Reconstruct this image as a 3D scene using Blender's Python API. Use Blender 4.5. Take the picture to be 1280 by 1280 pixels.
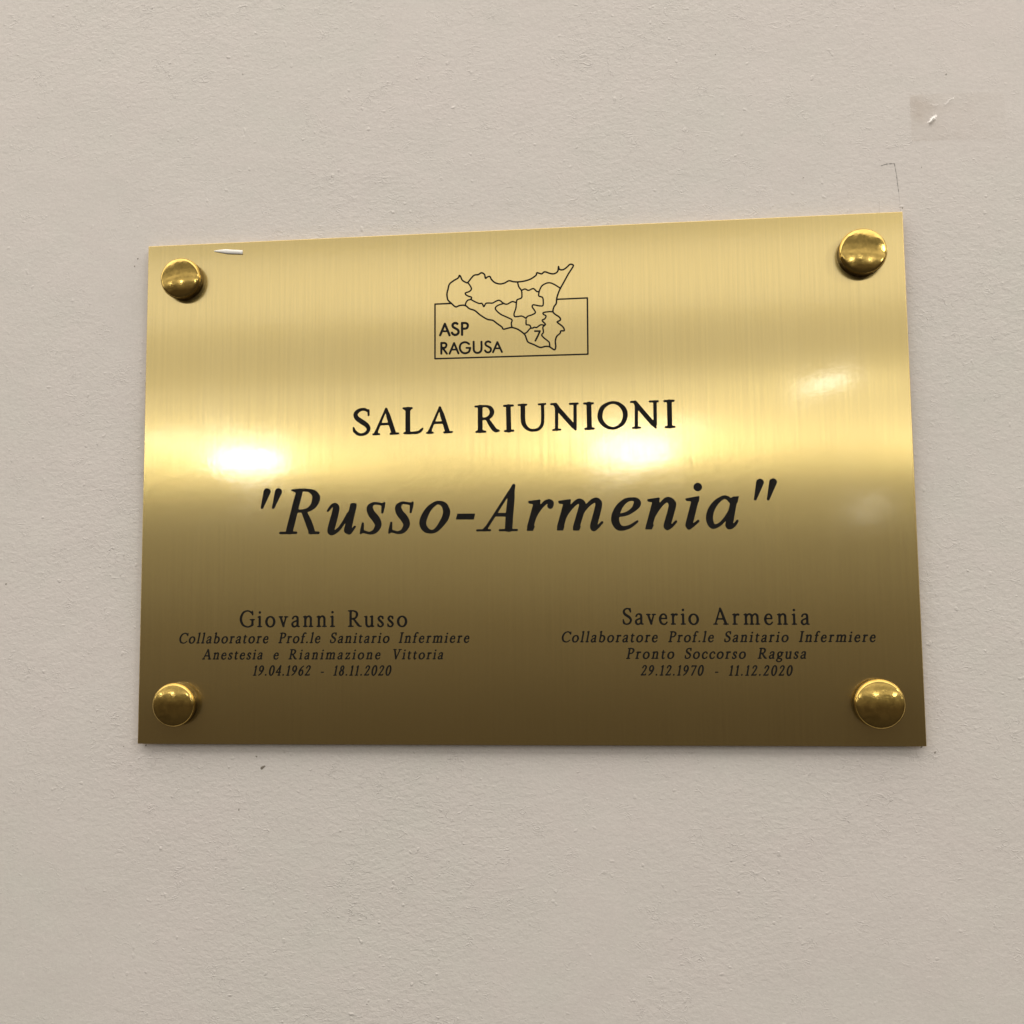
import bpy, bmesh, math, random
import numpy as np
from mathutils import Matrix, Vector, noise
from mathutils.geometry import tessellate_polygon

for o in list(bpy.data.objects):
    bpy.data.objects.remove(o, do_unlink=True)
SC = bpy.context.scene
COL = SC.collection
MM = 0.001
# light set-up of the corridor (metres, radiances)
LAMP_X = (-2.59, -1.24, 0.106, 1.45, 2.80)
LAMP_Y, LAMP_Z, LAMP_L, LAMP_D = -3.1, 0.462, 13.5, (0.28, 0.085)
STRIPS = [(-3.30, -0.80, 0.500, 0.27),       # whole ceiling: y from, y to, z, radiance
          (-3.30, -2.05, 0.494, 0.36),       # washed by the lamp row
          (-1.50, -1.12, 0.494, 0.46),
          (-1.25, -0.05, 1.200, 2.35)]  # added panel above the ceiling, brightens the wall and cap rims
SIDES = [((-2.6, -1.3, 0.35), 3.2), ((2.3, -2.1, 1.25), 14.0)]   # left: added fill raking the wall; right: lamp behind the caps' shadows
SMALL = [((0.522, -2.0, 0.45), 10.0, 0.15, 0.018, 13), ((0.847, -3.0, 0.249), 5.0, 0.12, 0.030, 14)]
WALL_A, WALL_B, WALL_C = (.785, .738, .708), (.745, .725, .68), (.785, .725, .70)
BR_A, BR_B, BR_C = (.83, .65, .25), (.70, .54, .20), (.76, .58, .21)
BR_ROUGH, BR_ANISO, BR_ROT = .205, .95, .0
COAT, COAT_R = 1.0, .062
GLOW = (-3.08, -2.60, 2.2)         # brighter patch of ceiling just in front of every lamp
SMALL_BOLD, ROMAN_BOLD = 2.2, 0.9
CAP_RC = 32.0
CAPS = [(-134.3, 85.3, .03, -.02, .96, 'screw cap at the top left corner, scuffed beneath'),
        (133.7, 84.3, -.01, .03, 1.03, 'screw cap at the top right corner'),
        (-134.0, -85.0, .02, .03, .97, 'screw cap at the bottom left corner'),
        (133.4, -85.0, -.03, -.08, 1.03, 'screw cap at the bottom right corner, sharpest reflections')]
SPECKS = [(-102.9, -105.7, 0.50), (-100.3, -109.9, 1.25), (-157.2, -101.9, 0.35), (-148.0, -101.5, 0.60), (-155.9, 96.7, 0.50),
          (-157.2, 93.4, 0.40), (-112.2, 173.5, 0.35), (169.5, 155.6, 0.50), (149.0, -101.1, 0.60), (153.7, -103.1, 0.50),
          (-109.7, -126.1, 0.45), (-208.8, -37.1, 0.50), (81.6, 169.4, 0.30), (139.2, 115.1, 0.20), (114.0, 117.1, 0.30),
          (-150.2, 40.8, 0.40), (150.9, 103.1, 0.40), (158.7, 118.9, 0.25)]
# World frame: X right, Z up, the wall faces -Y. The plaque's front face lies at y = 0.

# ------------------------------------------------------------------ camera
cam_d = bpy.data.cameras.new('camera')
cam_d.sensor_width = 36.0
cam_d.lens = 36.0 * 1292.58 / 1280.0
cam_d.clip_start = 0.01
cam_d.clip_end = 100.0
cam = bpy.data.objects.new('camera', cam_d)
COL.objects.link(cam)
R = np.array([[0.9949311, -0.01009465, -0.10005103],
              [-0.01893379, -0.99595863, -0.0877948],
              [-0.09876043, 0.08924412, -0.99110134]])
W2P = np.array([[1, 0, 0], [0, 0, 1], [0, -1, 0]], float)
RB = (np.diag([1, -1, -1]) @ R @ W2P).T
mw = Matrix([[*RB[0], 38.38 * MM], [*RB[1], -396.31 * MM], [*RB[2], -47.51 * MM], [0, 0, 0, 1]])
cam.matrix_world = mw
SC.camera = cam

# ------------------------------------------------------------------ dim corridor around the camera
world = bpy.data.worlds.new('World')
SC.world = world
world.use_nodes = True
nt = world.node_tree
nt.nodes.clear()
wo = nt.nodes.new('ShaderNodeOutputWorld')
bg = nt.nodes.new('ShaderNodeBackground')
tc = nt.nodes.new('ShaderNodeTexCoord')
sx = nt.nodes.new('ShaderNodeSeparateXYZ')
mr = nt.nodes.new('ShaderNodeMapRange')
mr.inputs['From Min'].default_value = -0.5
mr.inputs['From Max'].default_value = 0.5
cr = nt.nodes.new('ShaderNodeValToRGB')
cr.color_ramp.interpolation = 'EASE'
def world_stops(stops):
    el = cr.color_ramp.elements
    while len(el) > 1:
        el.remove(el[-1])
    for i, (z, c) in enumerate(stops):
        e = el[0] if i == 0 else el.new(z + 0.5)
        e.position = z + 0.5
        e.color = (*c, 1)
world_stops([(-0.50, (.055, .044, .036)), (-0.12, (.072, .054, .039)), (-0.03, (.135, .109, .082)), (0.04, (.235, .205, .160)),
             (0.10, (.26, .24, .21)), (0.16, (.34, .32, .28)), (0.5, (.34, .32, .28))])
nt.links.new(tc.outputs['Generated'], sx.inputs[0])
nt.links.new(sx.outputs['Z'], mr.inputs['Value'])
nt.links.new(mr.outputs[0], cr.inputs[0])
nt.links.new(cr.outputs[0], bg.inputs['Color'])
bg.inputs['Strength'].default_value = 1.0
nt.links.new(bg.outputs[0], wo.inputs['Surface'])

SC.view_settings.view_transform = 'Standard'
SC.view_settings.look = 'None'
SC.view_settings.exposure = 0.0
SC.view_settings.gamma = 1.0
SC.render.film_transparent = False
SC.cycles.max_bounces = 6

# ------------------------------------------------------------------ lamps
def area(name, loc, target, radiance, color, size, size_y=None, shape='DISK', roll=0):
    d = bpy.data.lights.new(name, 'AREA')
    d.shape = shape
    d.size = size
    a = math.pi * size * size / 4
    if size_y:
        d.size_y = size_y
        a = size * size_y * (math.pi / 4 if shape == 'ELLIPSE' else 1)
    d.energy = radiance * math.pi * a          # gives the face this radiance
    d.color = color
    o = bpy.data.objects.new(name, d)
    COL.objects.link(o)
    o.location = loc
    o.rotation_euler = ((Vector(target) - Vector(loc)).to_track_quat('-Z', 'Y').to_matrix().to_4x4() @ Matrix.Rotation(math.radians(roll), 4, 'Z')).to_euler()
    return o
WARM = (1.0, 0.97, 0.89)
# a row of wide ceiling lamps in the corridor ceiling, 1.15 m apart
for x in LAMP_X:
    area('ceiling_lamp', (x, LAMP_Y, LAMP_Z), (0, 0, 0), LAMP_L, WARM, *LAMP_D, 'ELLIPSE')
for x in LAMP_X:
    area('ceiling_lamp_glow', (x, sum(GLOW[:2]) / 2, .492), (x, sum(GLOW[:2]) / 2, -1), GLOW[2], WARM, .5, GLOW[1] - GLOW[0], 'ELLIPSE')
# the lit ceiling, brighter by the lamp rows, and an added panel lighting the wall
def strip(y0, y1, z, rad):
    area('ceiling_and_fill_glow', (0, (y0 + y1) / 2, z), (0, (y0 + y1) / 2, z - 1), rad, (1.0, 0.94, 0.86), 9.0, abs(y1 - y0), 'RECTANGLE')
for s in STRIPS:
    strip(*s)
for loc, rad in SIDES:
    area('side_key_and_fill', loc, (0, 0, 0), rad, (1.0, 0.94, 0.86), 0.4, 0.4, 'RECTANGLE')
# two weaker, whiter sources down the corridor to the right
for loc, rad, sx_, sy_, roll in SMALL:
    area('side_lamp', loc, (0.12, 0, 0), rad, (1, .99, .93), sx_, sy_, 'ELLIPSE', roll)
TRACED = {
    'sala': [
        ('c', [-58.0,29.26,0.34,-59.02,29.96,0.492,-60.46,30.08,0.492,-62.05,29.45,0.644,-62.99,28.12,0.758,-62.34,26.53,0.833,-60.45,25.16,0.908,-58.55,23.79,0.831,-57.72,22.23,0.68,-58.55,20.68,0.566,-60.43,19.98,0.453,-62.13,20.37,0.53,-63.16,21.37,0.454]),
        ('l', [-57.74,29.66,0.34,-57.73,27.75,0.34]),
        ('l', [-63.73,22.73,0.303,-63.46,21.38,0.454]),
        ('l', [-50.68,30.02,0.339,-54.7,20.69,0.49]),
        ('l', [-54.59,20.76,0.603,-54.77,20.32,0.603]),
        ('l', [-55.83,19.97,0.302,-53.45,20.02,0.301]),
        ('l', [-50.6,29.94,0.377,-49.7,26.92,0.791,-47.7,20.65,0.826]),
        ('l', [-48.87,20.01,0.338,-45.86,20.08,0.338]),
        ('l', [-52.71,23.97,0.414,-49.32,23.99,0.414]),
        ('l', [-29.2,29.95,0.336,-33.22,20.67,0.485]),
        ('l', [-33.11,20.75,0.597,-33.3,20.3,0.597]),
        ('l', [-34.34,19.96,0.298,-31.99,20.01,0.298]),
        ('l', [-29.13,29.88,0.373,-28.24,26.87,0.782,-26.3,20.64,0.818]),
        ('l', [-27.45,20.0,0.335,-24.48,20.07,0.334]),
        ('l', [-31.24,23.93,0.41,-27.88,23.95,0.409]),
        ('l', [-41.96,29.58,0.863,-41.97,20.61,0.861]),
        ('l', [-43.68,30.0,0.338,-40.42,30.02,0.338]),
        ('l', [-42.93,29.61,0.375,-41.06,29.63,0.375]),
        ('l', [-43.31,20.13,0.337,-41.25,20.11,0.412,-38.26,20.21,0.411]),
        ('c', [-39.01,20.12,0.374,-37.51,20.49,0.448,-36.69,21.1,0.448,-36.09,21.76,0.261]),
        ('l', [-13.21,29.49,0.851,-13.28,20.32,0.849]),
        ('l', [-15.13,29.91,0.296,-13.2,29.93,0.37]),
        ('l', [-14.76,19.84,0.333,-11.25,19.86,0.332]),
        ('l', [-14.02,20.19,0.369,-12.35,20.22,0.369]),
        ('c', [-13.2,29.93,0.37,-10.8,29.93,0.37,-9.26,29.18,0.665,-8.57,27.6,0.812,-9.17,26.03,0.701,-10.65,25.07,0.517,-12.5,24.93,0.37]),
        ('c', [-10.47,24.88,0.554,-9.02,22.5,0.774,-7.45,20.42,0.736,-5.98,20.09,0.331]),
        ('l', [-2.14,29.53,0.846,-2.01,20.16,0.845]),
        ('l', [-3.79,29.84,0.331,-0.37,29.89,0.331]),
        ('l', [-3.52,19.87,0.331,-0.29,19.97,0.33]),
        ('l', [1.91,30.01,0.294,4.92,30.06,0.293]),
        ('c', [3.56,29.62,0.807,3.57,24.0,0.806,4.28,21.69,0.696,5.83,20.25,0.512,7.66,19.9,0.475,9.56,20.33,0.511,10.97,22.02,0.547,11.27,25.26,0.548,11.25,29.4,0.548]),
        ('l', [9.79,30.03,0.293,12.35,30.14,0.292]),
        ('l', [16.71,28.61,0.547,16.59,20.03,0.546]),
        ('l', [15.24,19.81,0.291,18.05,19.88,0.291]),
        ('l', [14.65,29.96,0.328,16.26,29.99,0.365]),
        ('l', [16.36,29.54,0.729,17.43,27.85,0.801,23.15,21.06,0.798,23.96,19.76,0.326]),
        ('l', [23.89,29.32,0.545,23.75,20.5,0.544]),
        ('l', [21.9,29.86,0.327,24.92,29.92,0.327]),
        ('l', [29.23,29.59,0.848,29.31,20.4,0.846]),
        ('l', [27.44,29.84,0.326,30.8,29.84,0.326]),
        ('l', [27.77,19.88,0.358,30.93,19.96,0.358]),
        ('c', [38.38,29.91,0.454,36.23,29.32,0.552,34.32,27.79,0.78,33.46,25.17,0.878,33.84,22.85,0.812,35.75,20.65,0.616,38.2,19.83,0.453,40.28,20.36,0.518,42.25,21.95,0.711,43.18,24.73,0.841,42.68,27.21,0.842,40.77,29.25,0.616,38.38,29.91,0.454]),
        ('l', [47.5,28.88,0.549,47.31,19.91,0.548]),
        ('l', [46.02,19.78,0.29,48.76,19.83,0.29]),
        ('l', [45.48,29.9,0.323,47.0,29.95,0.323]),
        ('l', [47.09,29.66,0.646,48.03,28.21,0.807,53.59,21.31,0.804,54.71,19.74,0.321]),
        ('l', [54.61,29.5,0.58,54.55,20.95,0.578]),
        ('l', [52.68,29.88,0.322,55.71,29.89,0.322]),
        ('l', [60.08,29.5,0.835,60.08,20.15,0.833]),
        ('l', [58.28,29.88,0.354,61.69,29.91,0.353]),
        ('l', [58.56,19.73,0.353,61.77,19.77,0.352]),
    ],
    'russo': [
        ('l', [-98.73,-1.98,1.379,-100.69,-8.18,0.46]),
        ('l', [-94.06,-2.0,1.376,-96.1,-8.19,0.497]),
        ('l', [-85.63,-2.33,1.294,-89.41,-17.5,1.33]),
        ('l', [-93.09,-18.41,0.419,-86.75,-18.4,0.417]),
        ('l', [-88.42,-1.56,0.343,-83.58,-1.51,0.456]),
        ('l', [-87.39,-1.84,0.381,-85.86,-2.06,0.533]),
        ('c', [-83.77,-1.51,0.456,-81.3,-1.86,0.646,-79.39,-3.13,1.214,-78.74,-5.0,1.517,-79.74,-7.66,1.175,-81.81,-9.33,0.759,-84.28,-9.84,0.57,-86.17,-9.8,0.57]),
        ('l', [-83.51,-10.3,0.987,-81.78,-14.23,1.251,-80.5,-17.69,1.211]),
        ('l', [-81.17,-18.53,0.492,-77.77,-18.59,0.453]),
        ('c', [-73.97,-10.0,0.34,-72.62,-8.28,0.529,-71.34,-7.67,0.68,-70.66,-8.69,1.208,-71.02,-11.09,1.283,-72.21,-15.51,1.357,-72.72,-18.09,1.282,-71.55,-18.59,0.753,-69.48,-17.22,0.602,-67.61,-14.67,0.564,-65.56,-11.56,0.828]),
        ('l', [-63.8,-8.45,1.241,-66.02,-17.65,1.353]),
        ('l', [-64.48,-7.62,0.339,-62.83,-7.66,0.338]),
        ('c', [-65.91,-18.02,1.202,-65.04,-18.59,0.676,-63.1,-16.41,0.338]),
        ('c', [-52.08,-7.91,0.479,-53.8,-7.52,0.439,-55.68,-7.48,0.52,-57.15,-8.99,1.119,-56.47,-11.36,1.358,-54.75,-13.48,1.436,-53.79,-15.93,1.235,-55.14,-18.34,0.837,-57.25,-19.05,0.479,-59.05,-18.59,0.479,-60.24,-18.41,0.479]),
        ('l', [-51.4,-7.33,0.359,-51.8,-8.7,0.638,-52.16,-11.05,0.359]),
        ('l', [-59.93,-15.2,0.36,-60.25,-17.98,0.679,-60.72,-19.03,0.32]),
        ('c', [-40.79,-7.93,0.476,-42.49,-7.55,0.437,-44.36,-7.51,0.517,-45.83,-9.01,1.113,-45.16,-11.38,1.351,-43.45,-13.49,1.428,-42.5,-15.94,1.229,-43.85,-18.34,0.832,-45.95,-19.05,0.476,-47.74,-18.59,0.477,-48.93,-18.41,0.477]),
        ('l', [-40.11,-7.36,0.357,-40.51,-8.72,0.635,-40.87,-11.07,0.357]),
        ('l', [-48.61,-15.2,0.358,-48.93,-17.98,0.676,-49.41,-19.03,0.318]),
        ('c', [-29.47,-7.65,0.671,-27.62,-8.66,1.064,-26.69,-10.95,1.299,-27.05,-13.09,1.299,-28.0,-14.91,1.181,-30.5,-18.02,0.788,-32.67,-18.92,0.631,-34.95,-18.02,1.066,-36.09,-15.78,1.264,-35.53,-13.13,1.225,-33.74,-10.03,0.988,-31.25,-7.96,0.711,-29.47,-7.65,0.671]),
        ('p', [-22.21,-12.36,0.236,-15.86,-12.48,0.235,-16.26,-14.15,0.235,-22.69,-14.03,0.236]),
    ],
    'armenia': [
        ('l', [-0.36,-1.41,0.438,-11.18,-17.87,0.512]),
        ('l', [-11.36,-18.05,0.658,-11.92,-18.47,0.512]),
        ('l', [-14.74,-18.72,0.33,-9.72,-18.73,0.329]),
        ('l', [-0.26,-1.85,0.438,-0.71,-3.3,0.657,-1.39,-6.21,1.314,-2.08,-12.39,1.385,-2.46,-18.02,1.347]),
        ('l', [-5.89,-18.8,0.365,0.66,-18.84,0.363]),
        ('l', [-2.25,-18.49,0.801,-2.79,-18.49,0.728]),
        ('l', [-7.3,-12.77,0.621,-2.92,-12.85,0.62]),
        ('l', [8.47,-8.96,1.234,5.94,-17.62,1.16]),
        ('p', [4.8,-18.98,0.181,6.76,-19.01,0.181,7.39,-17.65,0.181,5.21,-17.61,0.181]),
        ('p', [5.68,-8.39,0.254,5.58,-7.95,0.254,9.65,-7.53,0.254,9.49,-8.98,0.254]),
        ('c', [7.8,-13.67,0.508,9.65,-10.8,0.58,11.6,-8.58,0.725,13.2,-7.96,0.797,13.91,-8.63,1.086,13.75,-9.71,1.086]),
        ('l', [20.05,-9.19,1.227,17.51,-17.83,1.19]),
        ('p', [16.41,-19.03,0.18,18.39,-19.07,0.18,18.77,-17.85,0.18,16.79,-17.81,0.18]),
        ('p', [17.28,-8.62,0.253,17.18,-8.11,0.253,21.37,-7.62,0.252,21.17,-9.21,0.252]),
        ('c', [19.37,-13.88,0.541,21.39,-10.95,0.649,23.41,-8.82,0.792,25.04,-8.12,0.936,26.1,-9.31,1.223,25.78,-11.11,1.222,23.62,-18.11,1.186]),
        ('p', [22.6,-19.14,0.18,24.58,-19.18,0.18,25.06,-17.96,0.18,22.91,-17.92,0.18]),
        ('c', [25.61,-12.96,0.537,27.83,-10.13,0.671,29.88,-8.32,0.804,31.46,-7.94,1.005,32.37,-9.21,1.205,31.82,-12.07,1.238,30.4,-17.09,1.27,30.31,-18.37,1.27]),
        ('c', [30.37,-18.77,0.936,31.88,-18.13,0.534,33.51,-16.47,0.401]),
        ('c', [40.03,-13.9,0.566,42.97,-13.29,0.665,45.5,-11.72,0.864,47.04,-9.67,1.328,46.67,-8.25,0.93,45.08,-7.75,0.599,42.74,-8.24,0.799,40.37,-10.38,1.133,38.91,-13.21,1.399,38.53,-15.89,1.432,39.62,-18.26,1.198,41.53,-18.9,0.798,43.87,-18.34,0.598,45.55,-17.36,0.498,46.9,-16.35,0.365]),
        ('l', [54.01,-9.14,1.192,51.43,-17.97,1.125]),
        ('p', [50.15,-19.18,0.199,52.2,-19.22,0.198,52.83,-17.82,0.198,50.58,-17.78,0.199]),
        ('p', [51.31,-8.58,0.232,51.18,-8.17,0.232,55.3,-7.62,0.232,55.07,-9.16,0.232]),
        ('c', [53.24,-14.15,0.562,55.29,-11.01,0.661,57.16,-8.93,0.793,58.83,-8.29,1.057,60.28,-9.77,1.353,59.89,-12.27,1.253,58.28,-17.59,1.253,58.16,-18.42,1.252]),
        ('c', [58.35,-18.99,0.857,59.91,-18.28,0.527,61.53,-16.68,0.395]),
        ('l', [70.01,-3.62,1.515,70.04,-3.66,1.515]),
        ('p', [65.79,-8.56,0.247,65.59,-8.2,0.247,70.23,-7.43,0.246,70.01,-9.0,0.246]),
        ('l', [68.85,-8.8,1.232,66.33,-18.05,1.266]),
        ('c', [66.38,-18.95,0.844,68.27,-17.91,0.527,69.88,-16.62,0.386]),
        ('c', [82.08,-9.07,0.769,80.99,-8.01,0.665,79.42,-7.83,0.63,76.74,-9.68,0.911,74.73,-12.67,1.157,74.11,-15.87,1.227,74.92,-18.38,1.05,76.42,-18.7,0.7,78.27,-17.73,0.559,80.07,-15.81,0.594,81.71,-13.52,0.629]),
        ('l', [83.49,-8.74,1.118,81.33,-18.32,1.326]),
        ('p', [82.91,-8.12,0.21,84.99,-7.66,0.21,84.51,-9.65,0.209,82.26,-9.96,0.21]),
        ('c', [81.38,-19.03,0.907,82.42,-19.05,0.628,83.67,-18.01,0.523,84.47,-16.85,0.383]),
        ('l', [93.31,-2.41,1.358,91.41,-8.65,0.452]),
        ('l', [98.18,-2.37,1.355,96.2,-8.75,0.451]),
    ],
    'logo': [
        ('l', [-24.46,71.57,0.231,-30.97,71.55,0.232,-31.05,49.51,0.231,29.19,49.25,0.224,29.35,71.63,0.225,17.51,71.56,0.227]),
        ('c', [-24.35,71.57,0.242,-22.71,70.11,0.242,-21.06,70.6,0.242,-18.86,70.51,0.242,-17.22,69.17,0.241,-15.04,68.31,0.241,-12.86,66.39,0.241,-10.14,64.63,0.24,-7.96,64.1,0.24,-6.34,62.82,0.24,-4.44,61.37,0.239,-3.75,60.41,0.239,-2.0,60.73,0.239,-0.37,60.94,0.239,1.79,60.2,0.239,3.67,58.87,0.238,4.74,57.73,0.238,5.43,55.78,0.238,6.06,54.77,0.238,8.21,53.76,0.238,10.62,52.58,0.237,12.51,52.89,0.237,14.24,52.72,0.237,16.15,51.45,0.237,16.71,52.64,0.237,16.58,54.83,0.237,17.14,56.73,0.237,18.5,57.94,0.237,18.79,58.86,0.237,20.13,58.97,0.236,19.62,60.47,0.237,17.75,62.08,0.237,17.49,62.58,0.237,18.69,63.25,0.237,18.33,64.37,0.237,16.73,65.53,0.237,15.82,66.66,0.237,16.23,68.58,0.237,17.16,69.92,0.237,17.35,71.84,0.237,17.92,73.75,0.238,18.87,75.92,0.238,20.42,78.62,0.238,22.08,81.59,0.237,24.01,84.55,0.237,23.65,85.28,0.237,22.68,85.33,0.238,21.31,84.11,0.238,19.95,83.34,0.238,18.6,83.56,0.238,18.24,84.69,0.238,17.94,82.87,0.238,16.68,81.93,0.238,15.06,82.0,0.238,12.79,82.82,0.239,11.54,82.04,0.239,9.75,82.56,0.239,9.36,81.58,0.239,7.44,80.27,0.239,5.26,79.53,0.239,2.54,79.2,0.24,0.36,79.35,0.24,-1.38,79.81,0.24,-3.19,78.94,0.24,-5.1,78.68,0.241,-7.01,79.32,0.241,-8.37,80.66,0.241,-8.91,81.8,0.241,-9.89,81.73,0.241,-10.72,81.2,0.241,-11.09,82.73,0.241,-12.29,83.5,0.242,-13.56,82.83,0.242,-15.21,82.62,0.242,-16.59,81.28,0.242,-17.81,79.77,0.242,-18.8,79.98,0.242,-20.01,80.87,0.242,-20.71,82.41,0.243,-21.15,82.76,0.243,-21.65,81.78,0.243,-23.48,80.74,0.243,-25.14,79.41,0.243,-25.7,77.48,0.243,-26.15,75.54,0.243,-25.89,73.3,0.243,-25.17,72.32,0.243,-24.35,71.57,0.242]),
        ('c', [-17.81,79.77,0.22,-16.89,78.51,0.22,-16.35,77.09,0.22,-17.18,76.12,0.22,-18.66,75.63,0.22,-18.67,74.96,0.22,-17.63,74.25,0.22,-16.37,73.75,0.22,-16.65,72.93,0.22,-17.86,72.59,0.22,-18.58,71.61,0.22,-18.86,70.51,0.22]),
        ('c', [-16.65,72.93,0.22,-15.28,72.04,0.219,-13.37,71.13,0.219,-12.17,71.08,0.219,-11.47,69.78,0.219,-10.64,71.02,0.219,-9.27,71.13,0.219,-7.9,71.08,0.219,-6.53,71.8,0.218,-5.16,72.02,0.218,-3.54,70.74,0.218,-2.18,70.41,0.218,-0.27,71.33,0.218,1.09,71.0,0.218]),
        ('c', [1.99,79.11,0.218,2.52,77.15,0.218,3.48,75.72,0.218,3.68,74.05,0.217,3.45,72.67,0.217,1.81,72.02,0.218,1.47,70.82,0.218,1.23,68.61,0.217,0.5,66.43,0.217,0.76,65.32,0.217,2.12,65.26,0.217,3.58,65.37,0.217,5.2,64.43,0.217]),
        ('c', [3.48,75.72,0.218,4.95,76.21,0.217,6.3,75.6,0.217,8.21,76.25,0.217,9.55,75.03,0.217,10.47,74.99,0.217]),
        ('c', [10.47,74.99,0.217,11.47,77.05,0.217,13.11,78.09,0.217,14.74,78.3,0.217,16.62,77.5,0.216,18.87,75.92,0.216]),
        ('c', [10.47,74.99,0.217,10.34,73.23,0.217,11.8,72.5,0.217,12.09,70.39,0.216,11.75,69.19,0.216,10.29,69.25,0.217,8.13,69.72,0.217,7.69,68.91,0.217,8.38,67.78,0.217,8.91,66.55,0.217,7.54,65.72,0.217,5.91,65.23,0.217,5.2,64.43,0.217]),
        ('c', [-3.54,70.74,0.218,-5.73,70.1,0.218,-6.83,69.21,0.218,-6.56,68.09,0.218,-4.67,66.35,0.218,-1.96,64.98,0.218,-0.34,63.98,0.217,-0.63,62.61,0.217,-0.37,60.94,0.217]),
        ('c', [15.82,66.66,0.216,14.04,66.73,0.216,12.04,66.42,0.216,12.14,65.7,0.216,13.05,65.12,0.216,12.66,64.03,0.216,11.68,63.52,0.216]),
        ('c', [5.22,63.74,0.217,5.2,62.09,0.217,5.49,61.83,0.217,6.38,61.69,0.217,6.86,61.28,0.216,7.05,60.47,0.216]),
        ('c', [7.05,60.47,0.216,6.36,59.89,0.216,5.56,58.92,0.217,4.47,58.26,0.217]),
        ('c', [7.05,60.42,0.216,7.74,60.39,0.216,8.43,60.72,0.216,9.31,60.58,0.216,10.3,61.25,0.216,11.1,61.62,0.216,12.37,61.37,0.216]),
        ('c', [11.61,63.5,0.236,11.7,62.99,0.236,12.67,61.96,0.236,12.71,61.56,0.236,12.27,61.17,0.236]),
        ('c', [12.27,61.17,0.216,11.87,60.79,0.216,11.76,60.19,0.216,11.95,59.19,0.216,11.89,58.39,0.216,11.34,57.71,0.216,11.38,57.21,0.216,12.2,56.28,0.216,13.56,55.14,0.215,14.24,54.32,0.215,14.41,52.72,0.215]),
        ('l', [8.61,59.16,0.275,10.62,59.09,0.275,9.86,57.37,0.275,8.76,55.31,0.275]),
        ('l', [-28.94,58.89,0.4,-27.05,63.42,0.4,-25.19,58.75,0.4]),
        ('l', [-28.18,60.47,0.3,-25.93,60.39,0.3]),
        ('c', [-22.05,63.23,0.412,-22.61,63.57,0.412,-23.48,63.48,0.412,-23.99,62.8,0.412,-23.68,61.97,0.412,-22.62,61.3,0.412,-21.75,60.64,0.412,-21.63,59.63,0.412,-22.26,58.96,0.412,-23.13,58.8,0.412,-23.88,59.21,0.412,-24.25,59.72,0.412]),
        ('l', [-20.2,58.76,0.399,-20.18,63.48,0.399]),
        ('c', [-20.18,63.48,0.387,-18.87,63.43,0.386,-18.06,63.02,0.386,-17.88,62.26,0.386,-18.2,61.45,0.386,-19.01,61.17,0.386,-20.13,61.21,0.386]),
        ('l', [-28.51,51.45,0.35,-28.49,55.72,0.35]),
        ('c', [-28.49,55.72,0.35,-27.14,55.68,0.35,-26.49,55.15,0.35,-26.59,54.34,0.35,-27.15,53.79,0.35,-28.4,53.83,0.35]),
        ('l', [-27.84,53.56,0.337,-26.29,51.37,0.337]),
        ('l', [-25.23,51.34,0.337,-23.4,55.54,0.337,-21.68,51.34,0.336]),
        ('l', [-24.41,52.94,0.274,-22.29,52.87,0.274]),
        ('c', [-17.43,54.95,0.348,-18.3,55.55,0.348,-19.29,55.71,0.348,-20.41,55.31,0.349,-21.04,54.33,0.349,-21.05,52.95,0.349,-20.31,51.79,0.348,-19.32,51.32,0.348,-18.32,51.41,0.348,-17.45,51.94,0.348,-17.0,53.31,0.348]),
        ('l', [-18.49,53.42,0.298,-16.94,53.37,0.298]),
        ('c', [-15.62,55.77,0.348,-15.61,53.26,0.348,-15.46,52.13,0.348,-14.9,51.48,0.347,-14.16,51.27,0.347,-13.36,51.43,0.347,-12.73,52.03,0.347,-12.5,53.15,0.347,-12.52,55.66,0.347]),
        ('c', [-8.99,55.34,0.334,-9.67,55.68,0.334,-10.41,55.58,0.335,-10.94,54.97,0.335,-10.67,54.15,0.334,-9.69,53.55,0.334,-8.95,53.02,0.334,-8.77,52.27,0.334,-9.21,51.53,0.334,-9.95,51.31,0.334,-10.69,51.58,0.334,-11.12,52.1,0.334]),
        ('l', [-7.97,51.3,0.321,-6.21,55.3,0.321,-4.45,51.3,0.321]),
        ('l', [-7.09,52.83,0.272,-5.24,52.77,0.272]),
    ],
}
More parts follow.
